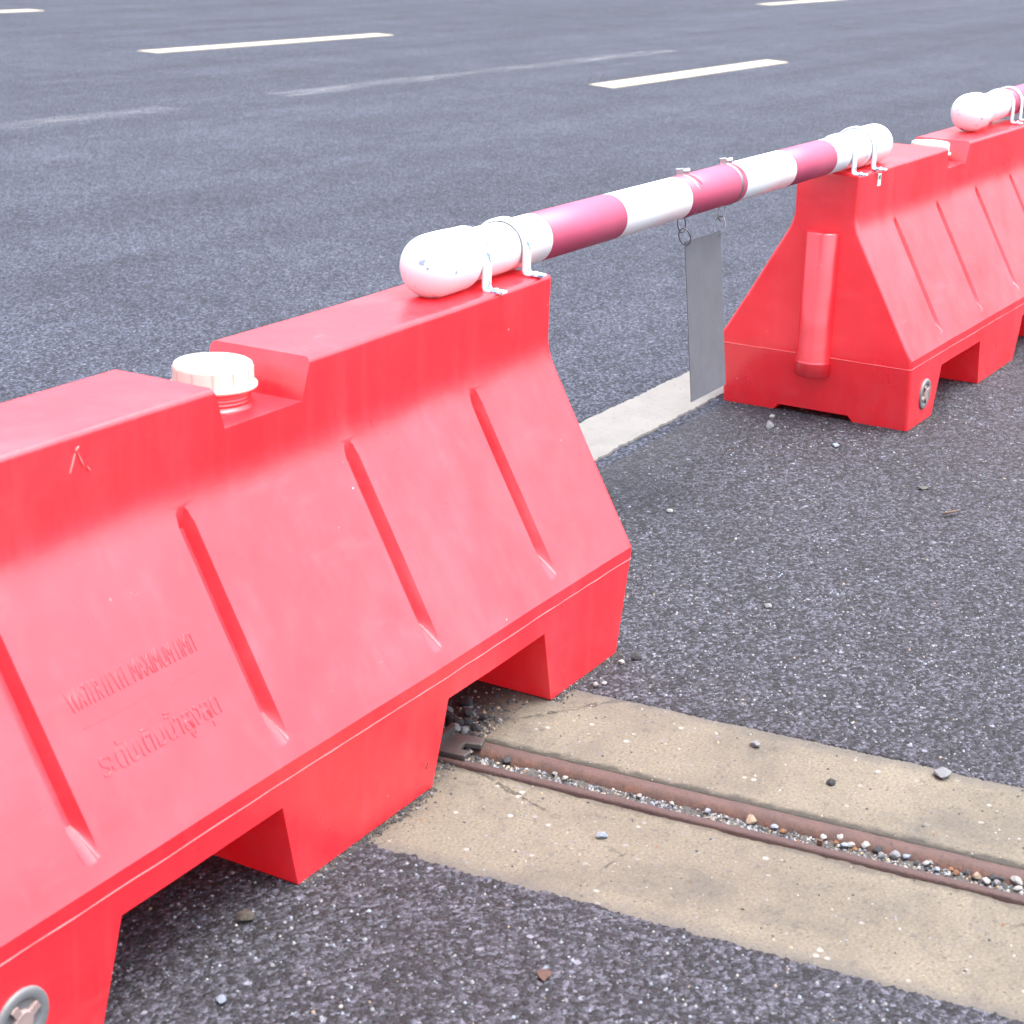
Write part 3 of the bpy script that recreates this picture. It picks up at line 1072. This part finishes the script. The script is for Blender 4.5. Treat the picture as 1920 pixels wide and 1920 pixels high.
# ------------------------------------------------------------------ hanging plate
SX0, SX1 = .577, .724
sign = thing('hanging_plate', 'blank grey metal plate hanging by rings from the striped pipe', 'sign', (0, -.004, 0))
sw = math.radians(6.2)
ztop, zbot = .4810, .2080
bm = bmesh.new()
box(bm, (SX0, -.0006, -(ztop - zbot) / math.cos(sw)), (SX1, .0006, 0))
pl = from_bm('plate', bm, M['sign'], sign)
pl.location = (0, 0, ztop)
pl.rotation_euler = (-sw, 0, 0)
for xh, xr in ((.556, SX0 + .006), (.733, SX1 - .007)):
    zc = zax(xh)
    bm = bmesh.new()
    R = PR + .0006
    lathe(bm, [(R - .0004, -.0042), (R + .0007, -.0042), (R + .0009, 0), (R + .0007, .0042), (R - .0004, .0042)], 'X', 56, (xh, .002, zc))
    hc = from_bm('hose_clamp', bm, M['dark_steel'], sign, True)
    # worm housing with screw on top
    bm = bmesh.new()
    v = box(bm, (-.0062, -.0080, 0), (.0062, .0045, .0098))
    bevelled(bm, .0016, 2)
    hs_ = from_bm('screw_housing', bm, M['steel'], hc)
    hs_.location = (xh, .008, zc + R - .0008)
    hs_.rotation_euler = (-.12, 0, .55)
    bm = bmesh.new()
    lathe(bm, [(0, -.018), (.0042, -.018), (.0046, -.017), (.0046, -.0115), (.0036, -.0105), (.0036, -.006), (0, -.006)], 'Y', 12, (0, 0, .0052))
    hx = from_bm('screw', bm, M['steel'], hc)
    hx.location = hs_.location
    hx.rotation_euler = hs_.rotation_euler
    # loose tail of the band
    bm = bmesh.new()
    rows = []
    for k in range(10):
        a = math.radians(80 + 62 * k / 9)
        rr = R + .0012 + .0055 * (k / 9) ** 1.5
        x_ = .006 + .010 * k / 9
        rows.append([bm.verts.new((xh + x_ + e, .002 + rr * math.cos(a), zc + rr * math.sin(a))) for e in (-.0028, .0028)])
    for A, B in zip(rows, rows[1:]):
        bm.faces.new((A[0], A[1], B[1], B[0]))
    bmesh.ops.solidify(bm, geom=bm.faces[:], thickness=.0006)
    from_bm('band_tail', bm, M['steel'], hc)
    # two split rings
    zb = zc - R
    zt = ztop - .0035
    p_top = Vector((xh, .002, zb + .001))
    p_bot = Vector((xr, 0, zt))
    mid = p_top.lerp(p_bot, .5)
    for q, (a, b, tw) in enumerate(((p_top, mid, -.25), (mid, p_bot, -1.15))):
        ax = (b - a)
        L2 = ax.length / 2 + .0035
        c = (a + b) / 2
        az = ax.normalized()
        side = Vector((math.cos(tw), math.sin(tw), 0))
        side = (side - az * side.dot(az)).normalized()
        wd = .0095
        bm = bmesh.new()
        pts = [c + az * L2 * math.cos(g) + side * wd * math.sin(g) for g in (2 * math.pi * k / 28 for k in range(28))]
        tube(bm, pts, .0012, 8, closed=True)
        from_bm('ring', bm, M['dark_steel'], sign, True)

# ------------------------------------------------------------------ gate track
track = thing('gate_track', 'rusty steel gate track set in the sandy concrete', 'track', TO, TROT)
def extrude(name, prof, u0, u1, mat, seed, amp, step=.012):
    bm = bmesh.new()
    n = max(2, int((u1 - u0) / step))
    V = []
    for k in range(n + 1):
        u = u0 + (u1 - u0) * k / n
        dx = amp * (noise.noise((u * 3.2, seed, 0)) + .35 * noise.noise((u * 17, seed, 2)))
        V.append([bm.verts.new((x + dx + amp * .3 * noise.noise((u * 40, i, seed)), u, z + amp * .35 * noise.noise((u * 30, i + 7, seed)))) for i, (x, z) in enumerate(prof)])
    m = len(prof)
    for A, B in zip(V, V[1:]):
        for k in range(m):
            bm.faces.new((A[k], A[(k + 1) % m], B[(k + 1) % m], B[k]))
    bm.faces.new(V[0]); bm.faces.new(V[-1])
    bmesh.ops.recalc_face_normals(bm, faces=bm.faces)
    return from_bm(name, bm, mat, track, True)
extrude('edge_bar', [(-.023, -.03), (-.023, .0015), (-.0215, .0036), (-.018, .0044), (-.0135, .0042), (-.0105, .0032), (-.0095, .001), (-.0095, -.03)], -3.0, .12, M['rust_dark'], 1.0, .0016)
extrude('rail_bar', [(.0200, -.03), (.0195, -.012), (.0205, -.007), (.0235, -.002), (.028, .0015), (.034, .0035), (.041, .0038), (.047, .0024), (.0505, -.0005), (.052, -.006), (.052, -.03)], -3.0, .05, M['rust'], 4.0, .0016)
# grey end stop bridging the slot, with a cut-out
bm = bmesh.new()
outline = [(.004, .024), (.004, -.024), (.020, -.026), (.021, -.010), (.040, -.008), (.043, -.030), (.064, -.026), (.062, .024)]
a = [bm.verts.new((x - .022, y, .0105)) for x, y in outline]
b = [bm.verts.new((x - .022, y, .0035)) for x, y in outline]
bm.faces.new(a); bm.faces.new(b[::-1])
for k in range(len(outline)):
    k2 = (k + 1) % len(outline)
    bm.faces.new((a[k], a[k2], b[k2], b[k]))
bmesh.ops.recalc_face_normals(bm, faces=bm.faces)
bevelled(bm, .0012, 2)
es = from_bm('end_stop', bm, M['bracket'], track)
es.location = (0, -.012, .001)
es.rotation_euler = (0, .03, .05)
bm = bmesh.new()
box(bm, (-.020, -.004, 0), (.042, .002, .016))
bevelled(bm, .001, 2)
o = from_bm('stop_lip', bm, M['bracket'], track)
o.location = (0, .010, .004)
bm = bmesh.new()
box(bm, (.030, -.003, -.012), (.0345, .003, .002)); bevelled(bm, .0008, 1)
o = from_bm('cross_pin', bm, M['rust'], track)
o.location = (-.026, -.480, .0)

# ------------------------------------------------------------------ stones
def stone_mesh(seed, sub=2, rough=.28, flat=.75):
    bm = bmesh.new()
    bmesh.ops.create_icosphere(bm, subdivisions=sub, radius=1.0)
    r = random.Random(seed)
    off = r.uniform(0, 99)
    planes = [(Vector((r.uniform(-1, 1), r.uniform(-1, 1), r.uniform(-1, 1))).normalized(), r.uniform(.55, .85)) for _ in range(7)]
    for v in bm.verts:
        p = v.co.normalized()
        k = 1 + rough * noise.noise(p * 1.4 + Vector((off, 0, 0)))
        q = p * k
        for n_, d_ in planes:
            e = q.dot(n_) - d_
            if e > 0: q -= n_ * e * .9
        v.co = q
        v.co.z *= flat
    me = bpy.data.meshes.new('stone')
    bm.to_mesh(me); bm.free()
    return me
SM = [stone_mesh(k, 2, .3, .6 + .08 * (k % 4)) for k in range(10)]

def stone(name, label, x, y, z, s, mi, k, cat='stone', group=None, asp=1.0):
    me = SM[k % 10].copy()
    o = link(name, me, STONES[mi])
    r = random.Random(k * 31 + 5)
    o.location = (x, y, z + s * .42)
    o.rotation_euler = (r.uniform(-.3, .3), r.uniform(-.3, .3), r.uniform(0, 6))
    o.scale = (s * asp, s, s)
    tag(o, label, cat, group)
    return o

Zc, Za = .0, .0020
for a_ in [
    ('angular blue grey stone lying alone on the near concrete strip', -.512, -.433, Zc, .0075, 3, 1),
    ('pale grey stone on the far concrete strip near the asphalt edge', -.198, -.491, Zc, .0070, 0, 2),
    ('small dark stone on the far concrete strip beside the rusty rail', -.243, -.609, Zc, .0065, 2, 3),
    ('largest grey green angular stone on the far concrete strip at right', -.149, -.719, Zc, .0120, 0, 4),
    ('dark grey stone on asphalt by the near barrier right foot', -.035, -.243, Za, .0085, 2, 5),
    ('pale pebble on asphalt beside the near barrier right foot', -.060, -.232, Za, .0048, 1, 6),
    ('white flat pebble at the asphalt edge below the right foot', -.150, -.238, Za, .0050, 1, 7),
    ('second white pebble just right of the flat one at the asphalt edge', -.139, -.245, Za, .0042, 1, 8),
    ('grey pebble alone on the open asphalt at right', .256, -.323, Za, .0065, 0, 9),
    ('pale pebble on asphalt just right of the near barrier slope', .581, -.004, Za, .0065, 1, 10),
    ('brown flat stone on asphalt below the near barrier middle foot', -.869, -.203, Za, .0105, 6, 11),
    ('bluish pebble on asphalt beside the near barrier left foot', -.995, -.275, Za, .0060, 3, 12),
    ('grey pebble in front of the far barrier end channel', 1.20, .060, Za, .0100, 0, 13),
    ('pale blue pebble in front of the far barrier end', 1.145, -.105, Za, .0075, 3, 14),
    ('white pebble against the far barrier end underside', 1.275, .085, Za, .0060, 1, 15)]:
    lb, x, y, z, s, mi, k = a_
    stone('stone', lb, x, y, z, s, mi, k)

# pebbles lying in the slot, one by one
PEB = [(-.4029, -.2458, 9.5, 2), (-.4022, -.3273, 6, 1), (-.3982, -.3103, 4.5, 1), (-.3777, -.5606, 9.5, 5), (-.3770, -.5897, 7, 3), (-.3814, -.6014, 6.5, 4),
       (-.3695, -.6470, 6, 1), (-.3603, -.6636, 7.5, 1), (-.3712, -.6624, 4.5, 4), (-.3729, -.6733, 7.5, 3), (-.3690, -.6798, 7, 1), (-.3742, -.6866, 5, 4),
       (-.3607, -.6944, 7.5, 1), (-.3628, -.7090, 7.5, 2), (-.3554, -.7180, 7, 0), (-.3640, -.7290, 9.5, 0), (-.3600, -.7430, 7, 3), (-.3732, -.7170, 6.5, 0),
       (-.3632, -.7651, 6.5, 1), (-.3560, -.7695, 5, 0), (-.3680, -.7801, 6, 3), (-.3590, -.7931, 5, 4), (-.3638, -.8006, 5.5, 4), (-.3594, -.8221, 7.5, 5),
       (-.3637, -.8343, 7.5, 1), (-.3520, -.8379, 7.5, 2), (-.3474, -.8470, 6.5, 2), (-.3608, -.8450, 6, 0), (-.3460, -.8640, 11.0, 1), (-.3600, -.8680, 7, 1),
       (-.3860, -.5330, 5, 0), (-.3900, -.4650, 5, 1), (-.3840, -.5080, 5.5, 3), (-.3930, -.4230, 4.5, 1), (-.3660, -.7560, 5, 2), (-.3560, -.8100, 6, 2)]
CN = ['grey', 'whitish', 'dark', 'bluish', 'orange', 'tan']
ORD = ['first', 'second', 'third', 'fourth', 'fifth', 'sixth', 'seventh', 'eighth', 'ninth', 'tenth', 'eleventh', 'twelfth', 'thirteenth', 'fourteenth']
for k, (x, y, s, mi) in enumerate(PEB):
    rank = sum(1 for q in PEB if q[3] == mi and q[1] > y)
    o = stone('pebble', '%s %s pebble from the grey end stop, lying in the rusty track slot' % (ORD[rank], CN[mi]), x, y, -.0040, s * .00074, mi, k + 20, 'pebble', 'pebbles in the track slot')

# clod of dark gravel at the end of the slot under the barrier
for k in range(26):
    r = random.Random(300 + k)
    stone('gravel_clod', 'dark gravel lump piled beside the track end under the near barrier', -.349 + r.gauss(0, .020), -.135 + r.gauss(0, .022), r.uniform(0, .006), r.uniform(.0055, .0105), 2 if k % 4 else 0, 60 + k, 'gravel', 'dark gravel lumps at the track end')

# twig, leaf, dark flake
bm = bmesh.new()
tube(bm, [(.835, -.418, .008), (.845, -.426, .010), (.855, -.430, .009), (.875, -.437, .008)], [.0018, .0026, .0022, .0010], 7)
tag(from_bm('twig', bm, M['twig'], smooth=True), 'short brown twig lying on the asphalt at right', 'twig')
def flake(name, label, x, y, s, mat, cat, seed):
    r = random.Random(seed)
    bm = bmesh.new()
    ring = []
    for k in range(11):
        a = 2 * math.pi * k / 11
        q = s * r.uniform(.6, 1.1)
        ring.append((q * math.cos(a) * 1.5, q * math.sin(a), .001 + .18 * s * math.sin(2 * a + seed)))
    top = [bm.verts.new((a, b, c + .0014)) for a, b, c in ring]
    bot = [bm.verts.new((a, b, c)) for a, b, c in ring]
    c1 = bm.verts.new((0, 0, .0045)); c2 = bm.verts.new((0, 0, .003))
    for k in range(11):
        k2 = (k + 1) % 11
        bm.faces.new((top[k], top[k2], c1)); bm.faces.new((bot[k2], bot[k], c2)); bm.faces.new((bot[k], bot[k2], top[k2], top[k]))
    bmesh.ops.recalc_face_normals(bm, faces=bm.faces)
    o = from_bm(name, bm, mat)
    o.location = (x, y, .003)
    o.rotation_euler = (0, 0, r.uniform(0, 6))
    tag(o, label, cat)
flake('bark_chip', 'dark bark chip lying alone on the asphalt at upper right', .978, -.338, .010, M['insect'], 'chip', 3)
flake('leaf_scrap', 'reddish brown dry leaf scrap on the asphalt in front', -.793, -.515, .007, M['leaf'], 'leaf', 5)

# tiny ant on the middle foot of the near barrier
bm = bmesh.new()
for dz, r_ in ((-.0032, .0011), (-.0010, .0008), (.0010, .0010), (.0026, .0009)):
    bmesh.ops.create_icosphere(bm, subdivisions=1, radius=r_, matrix=Matrix.Translation((dz * .35, 0, dz)))
for s in (-1, 1):
    for k in range(3):
        tube(bm, [(0, 0, -.0006 + k * .0009), (s * .0022, -.0005, .0002 + (k - 1) * .0018), (s * .0034, .0008, -.0004 + (k - 1) * .0026)], .00022, 4)
o = from_bm('ant', bm, M['insect'])
tag(o, 'tiny black ant on the middle foot of the near barrier', 'ant')
o.location = (-.536, -.2126, .040)

# ------------------------------------------------------------------ fine grit (uncountable)
def grit(name, label, cat, n, region, smin, smax, mats, seed, z):
    r = random.Random(seed)
    vs, fs, mi = [], [], []
    while n:
        p = region(r)
        if p is None: continue
        n -= 1
        s = smin + (smax - smin) * r.random() ** 2.5
        a = r.uniform(0, 6.28)
        c, d = math.cos(a) * s, math.sin(a) * s
        e = r.uniform(.6, 1.2)
        b = len(vs)
        zz = p[2] if len(p) > 2 else z
        vs += [(p[0] + c, p[1] + d, zz), (p[0] - d * e, p[1] + c * e, zz), (p[0] - c, p[1] - d, zz), (p[0] + d * e, p[1] - c * e, zz),
               (p[0] + c * .45, p[1] + d * .45, zz + s * .7), (p[0] - d * .5, p[1] + c * .5, zz + s * .75), (p[0] - c * .4, p[1] - d * .4, zz + s * .6), (p[0] + d * .5, p[1] - c * .5, zz + s * .65)]
        fs += [(b, b + 1, b + 5, b + 4), (b + 1, b + 2, b + 6, b + 5), (b + 2, b + 3, b + 7, b + 6), (b + 3, b, b + 4, b + 7), (b + 4, b + 5, b + 6, b + 7)]
        m = r.choices(range(len(mats)), [q[1] for q in mats])[0]
        mi += [m] * 5
    me = bpy.data.meshes.new(name)
    me.from_pydata(vs, [], fs)
    for m, _ in mats:
        me.materials.append(m)
    me.polygons.foreach_set('material_index', mi)
    o = bpy.data.objects.new(name, me)
    col.objects.link(o)
    tag(o, label, cat, kind='stuff')
    return o

Minv = Matrix.Rotation(-TA, 3, 'Z')
def lat(x, y):
    q = Minv @ (Vector((x, y, 0)) - TO)
    return q.x
def on_apron(r):
    x = r.uniform(-1.25, 1.7) if r.random() < .6 else r.uniform(-1.2, .4)
    y = r.uniform(-1.2, .18)
    l = lat(x, y)
    if EDGE_N - .012 < l < EDGE_F + .012: return None
    return (x, y)
def on_conc(r):
    x, y = r.uniform(-.75, .02), r.uniform(-1.05, -.08)
    l = lat(x, y)
    if l < EDGE_N + .01 or l > EDGE_F - .008 or -.026 < l < .055: return None
    return (x, y)
def in_slot(r):
    u = r.uniform(-1.1, .0)
    p = trk(r.uniform(-.008, .021), u)
    return (p.x, p.y, -.0082 + r.uniform(0, .0030))
def under(r):
    p = trk(r.gauss(.05, .08), r.uniform(-.03, .12))
    if -.026 < lat(p.x, p.y) < .055 and r.random() < .5: return None
    return (p.x, p.y)
S = STONES
grit('asphalt_grit', 'loose grit scattered over the asphalt', 'grit', 15000, on_apron, .0010, .0030, [(S[0], 3), (S[1], .35), (S[2], 6), (S[3], 1.2), (S[5], .3)], 1, .0012)
grit('concrete_grit', 'specks of grit on the sandy concrete', 'grit', 900, on_conc, .0008, .0026, [(S[0], 4), (S[1], 2), (S[2], 4), (S[5], 2), (S[4], .2)], 2, -.0003)
grit('slot_gravel', 'fine gravel filling the rusty track slot', 'gravel', 6500, in_slot, .0008, .0034, [(S[0], 5), (S[1], 1.4), (S[2], 6), (S[3], 1.5), (S[4], .3), (S[5], 1.2), (S[6], 3)], 3, -.012)
grit('silt', 'dark silt and crumbs under the near barrier', 'silt', 1800, under, .0012, .0042, [(S[2], 8), (S[0], 1.2), (S[5], 1)], 4, -.0003)

# dark dirt crumbs that also draw the contact shadow at both barriers' feet
FEET1 = [(-.65 - .65 + .03, -.65 - .65 + .21), (-.65 - .133, -.65 + .133), (-.65 + .65 - .22, -.65 + .65 - .03)]
FEET2 = [(1.345, 1.495), (1.82, 2.11), (2.40, 2.59)]
def at_foot(r):
    if r.random() < .65:
        a, b = FEET1[r.choices((0, 1, 2), (2, 3, 2))[0]]
        return (r.uniform(a, b), -.2085 - abs(r.gauss(0, .006)))
    if r.random() < .6:
        a, b = FEET2[r.choices((0, 1, 2), (2, 3, 1))[0]]
        return (r.uniform(a, b), -.1955 - abs(r.gauss(0, .006)))
    return (1.343 - abs(r.gauss(0, .006)), r.uniform(-.18, .22))
grit('contact_shade_dirt', 'dark dirt crumbs drawing the contact shadow along the barrier feet', 'dirt', 2600, at_foot, .0008, .0028, [(S[2], 7), (S[0], 1), (S[6], 4)], 9, .0012)
